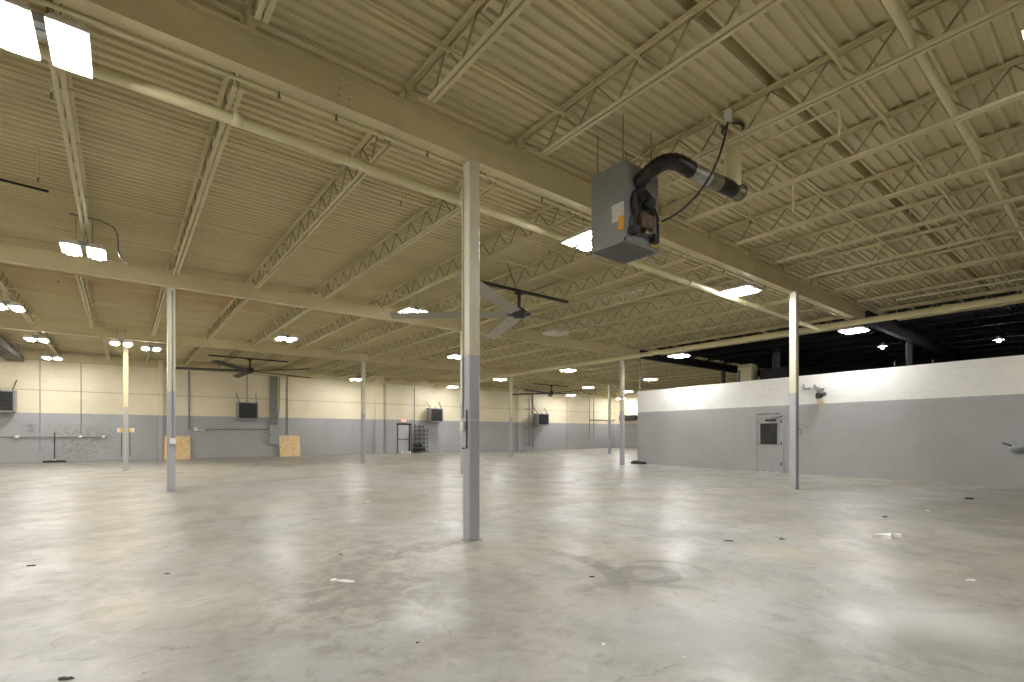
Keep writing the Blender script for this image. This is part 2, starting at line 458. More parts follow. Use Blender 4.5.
for b in range(4):
    y0, y1 = Y_B[b], Y_B[b+1]
    xs = [1.03 + 1.71*k for k in range(-6, 11)] + ([20.2] if b < 2 else [1.03+1.71*k for k in range(11, 22)])
    fix = {-1: -.80 if b == 2 else -.52, 0: .94 if b == 2 else 1.0}
    xs = [fix.get(round((x-1.03)/1.71), x) if x < 2 else x for x in xs]
    proto = None; cnt = 0
    for x in xs:
        if not any(in_view(x, y0 + (y1-y0)*i/40, 5.3) for i in range(41)): continue
        cnt += 1
        lab = 'cream open-web roof joist, %s from the left %s' % (ordinal(cnt), bays[b])
        if proto is None:
            proto = joist_proto(y1-y0, M['steel_cream']); o = proto; o.location = (x, y0, 5.05); o['label'] = lab
        else: o = dup(proto, (x, y0, 5.05), lab)
        o['group'] = 'roof joists ' + bays[b].replace(',', '')
cnt = 0
for b in (0, 1):
    proto = None; cnt = 0
    for x in [21.9 + 1.71*k for k in range(7)]:
        if not any(in_view(x, Y_B[b] + (Y_B[b+1]-Y_B[b])*i/40, 5.3) for i in range(41)): continue
        cnt += 1
        lab = 'black roof joist over the office, %s from the cream ceiling, %s the black beam' % (ordinal(cnt), ('nearer than', 'behind')[b])
        if proto is None:
            proto = joist_proto(Y_B[b+1]-Y_B[b], M['black_paint']); o = proto; o.location = (x, Y_B[b], 5.05); o['label'] = lab
        else: o = dup(proto, (x, Y_B[b], 5.05), lab)
        o['group'] = 'black roof joists'

# bridging rods across the joists
bn = ['before the first beam', 'between first and second beams', 'between second and third beams', 'beyond the third beam']
for b, rows in enumerate((((2.0, 5.40), (3.35, 5.47), (4.53, 5.47)), ((7.83, 5.47), (8.6, 5.19), (11.2, 5.47), (12.4, 5.19)), ((17.0, 5.47), (18.2, 5.19), (20.8, 5.47), (21.9, 5.19)), ((26.2, 5.47), (28.8, 5.19)))):
    for i, (y, z) in enumerate(rows):
        o = MB().bar((XL, y, z), (20.3 if b < 2 else 36, y, z), .032, .032).build('bridging_bar', M['steel_cream'])
        tag(o, 'thin cream bridging bar crossing the joists, %s from the viewer %s' % (ordinal(i+1), bn[b]), 'bridging bar', 'bridging bars', 'thing')

# ------------------------------------------------------------------ columns
def column(x, y, label, mat=None, rz=0):
    t = thing('steel_column', label, 'column', (x, y, 0), rz, 'steel columns')
    mat = mat or M['column']; w = .083
    MB().cbox(-w, w, -w, w, .012, 4.985, .012).build('shaft', mat, t)
    MB().box(-.10, .10, -.10, .10, 0, .014).build('base_plate', mat, t)
    c = MB().box(-.13, .13, -.085, .085, 4.985, 4.999)
    c.build('cap_plate', mat, t)
    return t
column(3.64, 5.48, 'nearest column, cream above and grey below, with a switch box on its side')
column(13.42, 5.43, 'cream and grey column in front of the white-topped office wall')
column(.96, 14.72, 'cream and grey column in front of the left plywood sheet')
column(9.42, 14.68, 'cream and grey column hidden directly behind the nearest column')
column(17.95, 14.62, 'cream and grey column just left of the office wall corner')
column(.13, 23.95, 'leftmost column, with yellow boxes at mid height and a bright lamp at its top')
column(9.44, 23.9, 'slim cream and grey column between the far right plywood sheet and the exit door')
column(18.77, 23.88, 'far column just right of the nearest column, brightly lit cream top')
column(27.9, 23.9, 'farthest column, just left of the column by the office corner')
column(23.9, 5.5, 'black column standing behind the office wall under the black ceiling', M['black_paint'])
column(26.95, 14.68, 'dark column behind the left end of the office wall', M['dark_steel'])

# column conduit with outlet box (second column)
t = thing('conduit', 'thin grey conduit running down the column in front of the left plywood sheet', 'conduit', (.96, 14.637, 0))
MB().tube([(.015, -.012, 4.9), (.015, -.012, 1.32)], .013).build('pipe', M['conduit_grey'], t)
MB().cbox(-.04, .08, -.07, 0, 1.16, 1.30, .008).build('outlet_box', M['white_plastic'], t)
# switch and conduits on the nearest column
cx, cy = 3.64-.083, 5.48
t = thing('conduit', 'thin dark conduit bracketed on the side of the nearest column', 'conduit', (cx, cy, 0))
MB().tube([(-.012, -.03, 1.72), (-.012, -.03, 1.22), (-.012, .07, 1.215)], .009).build('pipe', M['dark_steel'], t)
MB().tube([(-.012, .066, 4.8), (-.012, .066, 1.62)], .011).build('riser', M['column'], t)
t = thing('light_switch', 'small white switch box on the side of the nearest column', 'switch', (cx, cy+.055, 1.5))
MB().cbox(-.045, 0, -.04, .04, -.06, .065, .008).build('box', M['white_plastic'], t)
MB().box(-.055, -.045, -.008, .008, -.012, .018).build('toggle', M['white_plastic'], t)
o = MB().bar((3.55, 5.39, 1.585), (3.73, 5.39, 1.585), .008).bar((3.55, 5.39, 1.585), (3.55, 5.56, 1.585), .008).build('wire', M['white_plastic'])
tag(o, 'thin white wire wrapped round the nearest column above the switch', 'wire')
o = MB().ring((13.52, 5.33, 1.46), .075, .012, (0, 1, 0)).build('hose_ring', M['grey_box'])
tag(o, 'small grey ring hanging on the column before the office wall', 'ring')
# yellow boxes on the leftmost column
for sx, lab in ((-1, 'left of the pair'), (1, 'right of the pair')):
    t = thing('outlet_box', 'small yellow and white outlet box on the leftmost column, %s' % lab, 'outlet box', (.13+sx*.083, 23.95, 1.55), 0, 'outlet boxes on the leftmost column')
    a, b = (0, sx*.08); MB().cbox(min(a, b), max(a, b), -.07, .05, -.10, .10, .015).build('box', M['yellow'], t)
    a, b = (sx*.08, sx*.18); MB().cbox(min(a, b), max(a, b), -.07, .03, -.09, .07, .02).build('receptacle', M['white_plastic'], t)
    MB().tube([(sx*.04, -.04, -.1), (sx*.05, -.04, -1.0)], .01).build('cord', M['black_rubber'], t)

# ------------------------------------------------------------------ lamps
def lamp_proto(glow, name='high_bay_lamp'):
    t = thing(name, '', 'ceiling lamp')
    for sx in (-.185, .185):
        h = MB()
        x0, x1, y0, y1 = sx-.145, sx+.145, -.35, .35
        h.add([(x0, y0, .055), (x1, y0, .055), (x1, y1, .055), (x0, y1, .055), (x0+.03, y0+.03, .11), (x1-.03, y0+.03, .11), (x1-.03, y1-.03, .11), (x0+.03, y1-.03, .11)],
              [(3,2,1,0), (4,5,6,7), (0,1,5,4), (1,2,6,5), (2,3,7,6), (3,0,4,7)])
        for a_, b_, d_, e_ in ((x0, x0+.006, y0, y1), (x1-.006, x1, y0, y1), (x0, x1, y0, y0+.006), (x0, x1, y1-.006, y1)): h.box(a_, b_, d_, e_, .042, .056)
        for k in range(7): h.box(x0+.04, x1-.04, y0+.05+k*.085, y0+.056+k*.085, .11, .14)   # cooling fins
        hh = h.build('lamp_head', M['lamp_white'], t)
        d = MB().cbox(x0+.06, x1-.06, y0+.05, y1-.05, .01, .0545, .012); d.build('diffuser', glow, hh)
    MB().box(-.2, .2, -.03, .03, .10, .15).box(-.09, .09, -.12, .12, .12, .20).build('driver_box', M['grey_box'], t)
    MB().tube([(-.12, 0, .15), (-.12, 0, .72)], .006, 6).tube([(.12, 0, .15), (.12, 0, .72)], .006, 6).build('hanger', M['conduit_grey'], t)
    return t
lamps = [  # x, y, z, kind, label
 (-.55, 6.02, 4.85, 0, 'nearest twin-panel ceiling lamp, blazing at the top left under the pipe'),
 (-.56, 12.5, 4.85, 0, 'lit twin-panel lamp just before the second roof beam'),
 (-2.46, 19.3, 4.85, 0, 'lit twin-panel lamp hanging behind the second beam at the extreme left'),
 (-2.46, 25.3, 4.85, 0, 'lit twin-panel lamp behind the third beam, nearer of two above the floor broom'),
 (-2.5, 31.0, 4.85, 0, 'lit twin-panel lamp close to the back wall above the floor broom'),
 (0, 22.5, 4.58, 1, 'glaring yellowish twin lamp at the top of the leftmost column'),
 (.95, 25.1, 4.85, 0, 'lit twin-panel lamp between the leftmost column and the left plywood sheet column'),
 (4.74, 19.4, 4.85, 0, 'lit twin-panel lamp high above the far heater beside the electrical panel'),
 (6.55, 12.9, 4.85, 0, 'lit twin-panel lamp just left of the nearest column, beside the big fan'),
 (6.47, 6.02, 4.76, 0, 'lit ceiling lamp glaring beside the lower left of the hanging heater'),
 (11.9, 6.03, 4.85, 0, 'lit ceiling lamp right of the hanging heater, left of the column by the office'),
 (11.9, 12.6, 4.85, 3, 'unlit ceiling lamp right of the big fan, under the second beam'),
 (11.9, 19.1, 4.85, 0, 'lit lamp touching the left edge of the nearest column in the view'),
 (11.8, 31.0, 4.85, 0, 'lit lamp near the back wall by the slim column'),
 (18.25, 5.60, 4.64, 0, 'lit ceiling lamp close to the office wall, right of its column'),
 (18.5, 12.05, 4.66, 0, 'lit ceiling lamp over the left end of the office wall, against the black ceiling edge'),
 (19.2, 19.35, 4.85, 0, 'lit lamp left of the column at the office corner, highest of the small ones'),
 (19.0, 25.3, 4.85, 0, 'small lit lamp above the far column right of the nearest column'),
 (19.2, 31.4, 4.85, 0, 'small lit lamp near the back wall above the heater beside the exit door'),
 (27.4, 25.5, 4.85, 0, 'small lit lamp right of the far fan, upper of two'),
 (31.5, 31.4, 4.85, 0, 'small lit lamp right of the far fan, lower one by the back wall'),
 (26.5, 19.3, 4.85, 0, 'lit lamp above the top left corner of the office wall'),
 (32.6, 26.0, 4.85, 0, 'small lit lamp between the office corner column and the office wall, upper one'),
 (38.6, 31.6, 4.85, 0, 'small lit lamp by the far right corner, behind the office corner column'),
 (6.45, .28, 4.85, 0, 'lit lamp at the upper right edge of the view, high among the joists'),
 (23.7, 6.3, 4.85, 2, 'small lamp glinting under the black ceiling, left one'),
 (25.4, 3.2, 4.85, 2, 'small lamp glinting under the black ceiling, right one'),
 # the same rows carry on outside the picture
 (-.55, -.3, 4.85, 0, 'lit twin-panel lamp in the row behind the viewer'),
 (-7.2, 6.0, 4.85, 0, 'lit twin-panel lamp in the first row near the left wall'),
 (-7.2, 12.5, 4.85, 0, 'lit twin-panel lamp in the second row near the left wall'),
 (-8.2, 19.3, 4.85, 0, 'lit twin-panel lamp in the third row near the left wall'),
 (-8.2, 25.3, 4.85, 0, 'lit twin-panel lamp in the fourth row near the left wall'),
]
def bulb_proto():
    t = thing('bare_bulb_lamp', '', 'ceiling lamp')
    MB().lathe([(.02, .16), (.05, .16), (.06, .10), (.17, .03), (.165, .025), (.05, .085), (0, .085)], n=16).build('reflector', M['lamp_white'], t)
    MB().lathe([(0, -.06), (.04, -.045), (.06, 0), (.045, .05), (.03, .085)], n=12).build('bulb', M['glow_bulb'], t)
    MB().tube([(0, 0, .15), (0, 0, .72)], .008, 6).build('hanger', M['black_paint'], t)
    return t
protos = {}
for x, y, z, kd, lab in lamps:
    if kd not in protos:
        protos[kd] = bulb_proto() if kd == 2 else lamp_proto([M['glow'], M['glow_warm'], None, M['lamp_off']][kd])
        o = protos[kd]; o.location = (x, y, z); o['label'] = lab
    else: o = dup(protos[kd], (x, y, z), lab)
    o['group'] = 'high bay lamps'

# ------------------------------------------------------------------ pipes
t = thing('ceiling_pipe', 'thick cream pipe running beside the near beam past the heater', 'pipe', (0, 6.5, 0))
za, zb = 5.075, 4.85
def pz(x): return za + (zb-za)*(x+.2)/17.9
MB().tube([(-9.5, 0, pz(-9.5)-.02), (17.75, 0, pz(17.75))], .066, 14).build('pipe', M['pipe_cream'], t)
for x in (-2.2, 1.06, 4.1, 7.2, 10.4, 13.6, 16.6):
    MB().tube([(x-.05, 0, pz(x-.05)), (x-.045, 0, pz(x)), (x+.045, 0, pz(x)), (x+.05, 0, pz(x))], [.068, .082, .082, .068], 14).build('coupling', M['pipe_cream'], t)
for x in (-.7, 2.74, 6.16, 9.58, 13.0, 16.4):
    MB().ring((x, 0, pz(x)), .074, .006, (1, 0, 0)).tube([(x, 0, pz(x)+.07), (x, 0, 5.5)], .005, 6).build('hanger', M['pipe_cream'], t)
t = thing('ceiling_pipe', 'fat cream pipe running along the edge of the black ceiling', 'pipe', (17.85, 0, 0))
MB().tube([(0, -4.8, 4.87), (0, 31.5, 4.86)], .095, 16).build('pipe', M['pipe_cream'], t)
for y in (3.3, 6.5, 9.7, 13.0, 16.2, 19.4, 22.6, 25.8):
    MB().tube([(0, y-.07, 4.868), (0, y-.06, 4.868), (0, y+.06, 4.868), (0, y+.07, 4.868)], [.097, .118, .118, .097], 16).build('coupling', M['pipe_cream'], t)
for y in (1.9, 4.4, 8.2, 11.3, 15.4, 18.2, 21.3):
    MB().ring((0, y, 4.868), .104, .006, (0, 1, 0)).tube([(0, y, 4.97), (0, y, 5.55)], .006, 6).build('hanger', M['pipe_cream'], t)
o = MB().tube([(4.2, 1.39, 5.31), (19.5, 1.39, 5.28)], .045, 12).build('sprinkler_pipe', M['pipe_cream'])
tag(o, 'cream sprinkler pipe crossing the joists at the upper right', 'pipe')
o = MB().tube([(XL, 5.62, 4.975), (18.6, 5.62, 4.975)], .018, 8).build('conduit', M['pipe_cream'])
tag(o, 'thin cream conduit along the underside of the near beam', 'conduit')
for i, x in enumerate((1.3, 1.9, 3.05, 5.0, 7.6, 10.3, 12.2, 15.0)):
    o = MB().tube([(x, 5.60, 5.0), (x, 5.60, 4.95)], .010, 6).lathe([(0, 0), (.016, 0), (.016, -.03), (0, -.03)], (x, 5.60, 4.96), n=8).build('pipe_clamp', M['flue_mid'])
    tag(o, 'small clamp under the near beam, %s from the left' % ordinal(i+1), 'pipe clamp', 'clamps under the near beam')
o = MB().tube([(16.2, 4.0, 4.98), (16.4, -4.5, 4.96)], .02, 8).build('conduit', M['pipe_cream'])
o.parent = None; tag(o, 'slim cream pipe under the joists before the fat edge pipe', 'conduit')
o = MB().tube([(-.75, 12.2, 5.46), (-.3, 12.25, 5.46), (-.12, 12.27, 5.40), (-.06, 12.28, 5.28), (-.05, 12.3, 4.98), (-.02, 12.45, 4.90), (.12, 13.2, 4.95)], .017, 8).build('conduit', M['conduit_grey'])
tag(o, 'bent grey conduit dropping beside the lamp before the second beam', 'conduit')
o = MB().tube([(-2.4, 11.1, 5.44), (-.95, 11.25, 5.44)], .02, 8).build('ceiling_rod', M['black_paint'])
tag(o, 'short black rod under the deck at the left edge', 'rod')
o = MB().tube([(6.73, 5.2, 5.32), (6.73, 2.27, 5.30), (6.74, 2.23, 5.27), (6.78, 2.22, 5.12), (6.95, 2.3, 5.08)], .016, 8).build('conduit', M['pipe_cream'])
tag(o, 'thin cream conduit with a bent down end, right of the heater flue', 'conduit')
o = MB().bar((8.0, 3.25, 5.5), (8.02, 3.25, 4.75), .022).build('hanger_rod', M['pipe_cream'])
tag(o, 'short cream rod hanging from the joists right of the flue', 'rod')
t = thing('air_duct', 'dark flat duct under the roof running to the back wall at the extreme left', 'duct', (-3.95, 24.2, 4.86))
MB().cbox(-.3, .3, 0, 8.9, 0, .28, .02).build('duct', M['grille'], t)
for y in (1.6, 4.4, 7.2): MB().box(-.32, .32, y, y+.05, -.012, .29).build('flange', M['galv'], t)
for y in (1.6, 7.2): MB().tube([(-.31, y+.02, .28), (-.31, y+.02, .70)], .008, 6).tube([(.31, y+.02, .28), (.31, y+.02, .70)], .008, 6).build('hanger', M['conduit_grey'], t)
# sprinkler heads under the bridging / branch pipes
hp = [(-.95, 9.9), (-.6, 7.35), (3.5, 7.3), (6.8, 7.4), (2.55, 11.0), (5.8, 11.9), (-1.2, 16.2), (-.6, 17.9), (3.6, 16.6), (8.6, 4.2), (10.5, 2.4), (12.5, 3.4), (9.6, 9.5), (13.1, 9.6)]
pr = None
for i, (x, y) in enumerate(hp):
    lab = 'tiny pendent sprinkler head under the ceiling, %s of those seen from left' % ordinal(i+1)
    if pr is None:
        pr = thing('fire_sprinkler', lab, 'sprinkler', (x, y, 5.1), 0, 'fire sprinklers')
        MB().tube([(0, 0, .48), (0, 0, .02)], .009, 6).build('drop_pipe', M['pipe_cream'], pr)
        MB().lathe([(0, .02), (.012, .02), (.012, -.01), (.007, -.02), (.007, -.035), (.02, -.038), (.02, -.042), (0, -.042)], n=10).build('deflector', M['flue_mid'], pr)
    else: dup(pr, (x, y, 5.1), lab)

# ------------------------------------------------------------------ hanging unit heater
HX0, HX1, HY0, HY1, HZ0, HZ1 = 5.09, 5.81, 4.10, 4.69, 3.90, 4.95
t = thing('unit_heater', 'grey box heater hanging from the roof with a dark fan on its side', 'heater', (5.45, 4.4, 3.9))
ox, oy, oz = 5.45, 4.4, 3.9
def H(x, y, z): return (x-ox, y-oy, z-oz)
MB().cbox(-.36, .36, -.30, .29, .03, 1.05, .012).build('casing', M['heater_grey'], t)
lv = MB()
lv.box(-.36, -.34, -.30, .29, 0, .035).box(.34, .36, -.30, .29, 0, .035).box(-.36, .36, -.30, -.28, 0, .035).box(-.36, .36, .27, .29, 0, .035)
for k in range(8):
    y = -.25 + k*.065
    lv.add([(-.34, y, .034), (.34, y, .034), (.34, y+.028, -.004), (-.34, y+.028, -.004), (-.34, y+.005, .036), (.34, y+.005, .036), (.34, y+.033, -.002), (-.34, y+.033, -.002)],
           [(0,1,2,3), (4,7,6,5), (0,4,5,1), (3,2,6,7), (0,3,7,4), (1,5,6,2)])
MB().box(-.34, .34, -.28, .27, .022, .031).build('outlet_recess', M['black_rubber'], t)
lv.build('louvre', M['heater_grey'], t)
# fan guard and motor on the -Y face
fo = H(5.43, 4.10, 4.42)
fg = MB().lathe([(.235, 0), (.235, -.05), (.20, -.075), (.20, -.02), (0, -.02)], fo, (0, 1, 0), 28).build('fan_housing', M['black_rubber'], t)
g = MB()
for r in (.06, .10, .14, .18): g.ring((fo[0], fo[1]-.07, fo[2]), r, .004, (0, 1, 0))
for k in range(6):
    a = k*PI/3; g.bar((fo[0], fo[1]-.085, fo[2]), (fo[0]+.2*math.cos(a), fo[1]-.07, fo[2]+.2*math.sin(a)), .007)
g.build('guard', M['dark_steel'], fg)
b = MB()
for k in range(4):
    a = k*PI/2+.4; u = Vector((math.cos(a), 0, math.sin(a))); w = Vector((-math.sin(a), 0, math.cos(a))); c = Vector((fo[0], fo[1]-.035, fo[2]))
    b.add([c+u*.03-w*.03, c+u*.17-w*.06+Vector((0, .015, 0)), c+u*.18+w*.05-Vector((0, .015, 0)), c+u*.03+w*.03], [(0,1,2,3)])
b.build('blade', M['dark_steel'], fg)
MB().lathe([(0, -.20), (.05, -.20), (.065, -.185), (.065, -.09), (.05, -.075), (0, -.075)], fo, (0, 1, 0), 18).build('motor', M['black_rubber'], t)
MB().cbox(-.16, .10, -.42, -.30, .20, .40, .015).build('burner_box', M['brown'], t)
gv = MB().tube([(-.24, -.34, .12), (-.24, -.36, .30), (-.2, -.36, .38)], .022, 8).tube([(.2, -.34, .10), (.26, -.36, .2), (.26, -.36, .42), (.2, -.34, .55)], .02, 8).tube([(-.24, -.36, .13), (.24, -.36, .15)], .014, 8)
gv.cbox(.14, .25, -.40, -.31, .07, .19, .01).cbox(-.29, -.17, -.40, -.31, .10, .2, .01).build('gas_piping', M['black_rubber'], t)
MB().lathe([(0, 0), (.028, 0), (.028, .05), (0, .05)], (-.02, -.36, .17), (1, 0, 0), 10).lathe([(0, 0), (.02, 0), (.02, .03), (0, .03)], (.22, -.40, .34), (0, -1, 0), 10).build('valve_fitting', M['brass'], t)
MB().box(.17, .30, -.315, -.301, .045, .10).build('caution_sticker', M['yellow'], t)
MB().box(-.368, -.361, -.285, -.09, .28, .51).build('rating_label', M['sticker'], t)['label'] = 'pale paper label'
MB().box(-.37, -.361, -.285, -.20, .15, .33).build('orange_tag', M['orange'], t)['label'] = 'orange tag'
for sx in (-.3, .3):
    for sy in (-.22, .22):
        MB().tube([(sx, sy, 1.04), (sx, sy, 1.68)], .008, 6).lathe([(0, 0), (.022, 0), (.022, .02), (0, .02)], (sx, sy, 1.045), n=8).build('hanger_rod', M['conduit_grey'], t)
# flue
fl = thing('flue_pipe', 'dark flue pipe leaving the heater and turning up through the roof', 'flue', (5.45, 4.1, 4.72))
def K(x, y, z): return (x-5.45, y-4.1, z-4.72)
def bez(p, n):
    p = [Vector(q) for q in p]; out = []
    for i in range(n+1):
        a = i/n; q = list(p)
        while len(q) > 1: q = [q[j].lerp(q[j+1], a) for j in range(len(q)-1)]
        out.append(q[0])
    return out
pp = bez([K(5.36, 4.10, 4.70), K(5.36, 3.80, 4.86), K(5.38, 3.62, 4.92), K(5.80, 3.58, 4.80)], 22)
rs = [.098 + (.006 if i % 2 else -.003) for i in range(len(pp))]
MB().tube(pp, rs, 18).build('elbow', M['dark_flue'], fl)
MB().tube([K(5.78, 3.58, 4.805), K(6.1, 3.52, 4.77)], .097, 18).build('straight_pipe', M['galv'], fl)
MB().tube([K(6.08, 3.522, 4.772), K(6.3, 3.48, 4.755)], .100, 18).build('straight_pipe', M['flue_mid'], fl)
MB().tube([K(6.28, 3.484, 4.757), K(6.62, 3.43, 4.735)], .104, 18).build('straight_pipe', M['dark_flue'], fl)
tee = MB().lathe([(.106, -.10), (.106, .02), (.118, .03), (.118, .05), (.100, .05), (.100, -.08), (0, -.08)], K(6.66, 3.42, 4.732), (.985, -.16, -.06), 20).build('tee_cap', M['flue_mid'], fl)
MB().tube([K(6.56, 3.44, 4.76), K(6.56, 3.44, 5.62)], .108, 18).build('riser', M['steel_cream'], fl)
MB().lathe([(.110, 0), (.150, 0), (.150, .012), (.110, .012)], K(6.56, 3.44, 5.565), n=18).build('roof_collar', M['dark_steel'], fl)
o = MB().tube(bez([(5.95, 3.18, 5.31), (5.86, 3.24, 4.75), (5.72, 3.30, 4.40), (5.66, 3.75, 4.18), (5.79, 4.13, 4.32)], 20), .014, 8).build('flexible_cable', M['dark_steel'])
tag(o, 'dark flexible cable drooping from the ceiling box to the heater', 'cable')
t = thing('junction_box', 'small pale junction box hanging from a chain above the flue', 'junction box', (5.95, 3.18, 5.30))
MB().cbox(-.035, .035, -.035, .035, 0, .15, .008).build('box', M['white_plastic'], t)
MB().tube([(0, 0, .15), (.0, 0, .30)], .008, 6).build('hanger', M['pipe_cream'], t)

# ------------------------------------------------------------------ big ceiling fans
def fan(x, y, label, rot, dark=False):
    t = thing('ceiling_fan', label, 'ceiling fan', (x, y, 4.5), rot, 'giant ceiling fans')
    bm = M['fan_grey']; dk = M['dark_steel']
    a = math.radians(0)-rot
    c, s_ = math.cos(a), math.sin(a)
    m = MB().bar((-1.75*c, -1.75*s_, .60), (1.75*c, 1.75*s_, .60), .075, .06); m.build('mounting_bar', dk, t)
    MB().tube([(0, 0, .58), (0, 0, .12)], .045, 12).lathe([(0, .60), (.12, .60), (.12, .53), (.05, .5)], n=12).build('downrod', dk, t)
    MB().lathe([(0, .16), (.10, .16), (.17, .10), (.17, .03), (.30, .02), (.30, -.02), (.16, -.03), (.13, -.10), (0, -.10)], n=20).build('hub', dk, t)
    for k in range(5):
        q = 2*PI*k/5; u = Vector((math.cos(q), math.sin(q), 0)); w = Vector((-math.sin(q), math.cos(q), 0)); z = Vector((0, 0, 1))
        prof = [(-.15, -.018), (-.05, .014), (.06, .016), (.16, .0), (.05, -.006), (-.05, -.010)]
        vs = [u*r + w*pw + z*(pzz + pw*.22) for r in (.28, 3.35) for pw, pzz in prof]; n = len(prof)
        b = MB().add(vs, [(i, (i+1) % n, n+(i+1) % n, n+i) for i in range(n)] + [tuple(reversed(range(n))), tuple(range(n, 2*n))])
        b.build('blade', bm if not dark else dk, t)
    for k in range(3):
        q = 2*PI*k/3 + .5; MB().bar((.05*math.cos(q), .05*math.sin(q), .5), (1.2*math.cos(q), 1.2*math.sin(q), 1.0), .012).build('guy_wire', dk, t)
    return t
fan(8.06, 9.92, 'giant grey ceiling fan hanging just right of the nearest column', math.radians(67.3))
fan(4.95, 27.0, 'giant ceiling fan with dark blades before the back wall above the electrical panel', math.radians(20), True)
fan(25.5, 27.5, 'farthest giant ceiling fan, above the far heater right of the nearest column', math.radians(50), True)

# ------------------------------------------------------------------ heaters on the far wall
def wall_heater(x, z, label, w=1.1, h=1.02, y=32.75):
    t = thing('wall_heater', label, 'heater', (x, y, z), 0, 'box heaters along the back wall')
    c = MB()
    c.box(-w/2, w/2, .04, .55, 0, h)
    c.box(-w/2, -w/2+.07, -.02, .05, 0, h).box(w/2-.07, w/2, -.02, .05, 0, h).box(-w/2, w/2, -.02, .05, 0, .07).box(-w/2, w/2, -.02, .05, h-.06, h)
    c.build('casing', M['grey_steel'], t)
    MB().box(-w/2+.07, w/2-.07, .028, .039, .07, h-.06).build('core', M['black_rubber'], t)
    g = MB(); n = 9
    for k in range(n):
        zz = .10 + k*(h-.22)/(n-1); g.box(-w/2+.07, w/2-.07, -.012, .03, zz-.006, zz+.02)
    g.build('louvre', M['grille'], t)
    for sx in (-w/2+.1, w/2-.1):
        MB().bar((sx, .1, h), (sx+.09*(-1 if sx < 0 else 1), .62, h+.55), .035).bar((sx, .45, h), (sx, .72, h+.02), .04).build('bracket', M['dark_steel'], t)
    MB().tube([(0, .25, h), (0, .25, h+.1)], .05, 12).build('pipe_stub', M['grey_steel'], t)
    return t
k_ = 32.75/33.4
wall_heater(-4.48, 2.43, 'dark-grilled box heater on the back wall at the extreme left')
wall_heater(6.02*k_, 2.28, 'dark-grilled box heater on the back wall left of the electrical panel')
wall_heater(19.0*k_, 2.32, 'dark-grilled box heater on the back wall right of the exit door')
wall_heater(30.0*k_, 2.2, 'dark-grilled box heater on the back wall right of the nearest column', 1.3)
t = thing('wall_bracket_heater', 'small dark heater on the far wall seen between office corner and column', 'heater', (40.0-.6, 31.3, 2.75), 0)
MB().cbox(-.35, .35, -.9, .9, 0, .5, .02).build('casing', M['dark_steel'], t)
MB().bar((0, .5, .5), (.5, -.3, 1.1), .06).build('bracket', M['dark_steel'], t)

# ------------------------------------------------------------------ back wall details
Y0 = YF
def wpipe(name, label, pts, r, mat, cat='conduit'):
    return tag(MB().tube(pts, r, 8).build(name, mat), label, cat)
wpipe('conduit', 'thin vertical conduit on the back wall right of the extreme left heater', [(-3.14, Y0-.03, 5.1), (-3.14, Y0-.03, .55)], .013, M['conduit_grey'])
wpipe('conduit', 'thin vertical conduit on the back wall above the long pipe valves', [(-1.62, Y0-.03, 5.1), (-1.62, Y0-.03, 1.3)], .014, M['conduit_grey'])
wpipe('conduit', 'dark vertical pipe on the back wall behind the left plywood sheet', [(3.01, Y0-.05, 5.1), (3.01, Y0-.05, 1.66)], .045, M['conduit_grey'])
wpipe('conduit', 'thin conduit dropping to the heater left of the electrical panel', [(5.97, Y0-.03, 5.2), (5.97, Y0-.03, 3.4)], .02, M['conduit_grey'])
wpipe('conduit', 'dark vertical pipe on the back wall above the right plywood sheet', [(8.26, Y0-.04, 5.2), (8.26, Y0-.04, 1.42)], .04, M['conduit_grey'])
wpipe('conduit', 'thin vertical conduit on the back wall beside the exit door rack', [(17.15, Y0-.03, 5.1), (17.15, Y0-.03, 2.2)], .022, M['conduit_grey'])
wpipe('conduit', 'vertical pipe on the back wall left of the far fan heater', [(28.75, Y0-.065, 5.1), (28.75, Y0-.065, .1)], .06, M['conduit_grey'])
wpipe('conduit', 'thin vertical conduit by the pilaster left of the exit door', [(14.75, Y0-.03, 5.0), (14.75, Y0-.03, .1)], .025, M['conduit_grey'])
wpipe('conduit', 'pair-left vertical conduit near the far right corner of the back wall', [(36.13, Y0-.03, 5.1), (36.13, Y0-.03, 1.0)], .02, M['conduit_grey'])
wpipe('conduit', 'pair-right vertical conduit near the far right corner of the back wall', [(36.75, Y0-.03, 5.1), (36.75, Y0-.03, 1.1)], .02, M['conduit_grey'])
wpipe('wall_pipe', 'horizontal pipe along the back wall into the far right corner', [(36.2, Y0-.06, 2.82), (39.9, Y0-.06, 2.82)], .05, M['conduit_grey'], 'pipe')
# ladder-like bracket rail
m = MB().tube([(28.35, Y0-.05, 4.9), (28.35, Y0-.05, .3)], .03, 8)
for z in (4.4, 3.6, 2.55, 1.9, .5): m.box(27.9, 28.55, Y0-.07, Y0-.01, z, z+.05)
tag(m.build('bracket_rail', M['conduit_grey']), 'upright rail with short crossbars on the back wall left of a heater', 'rail')
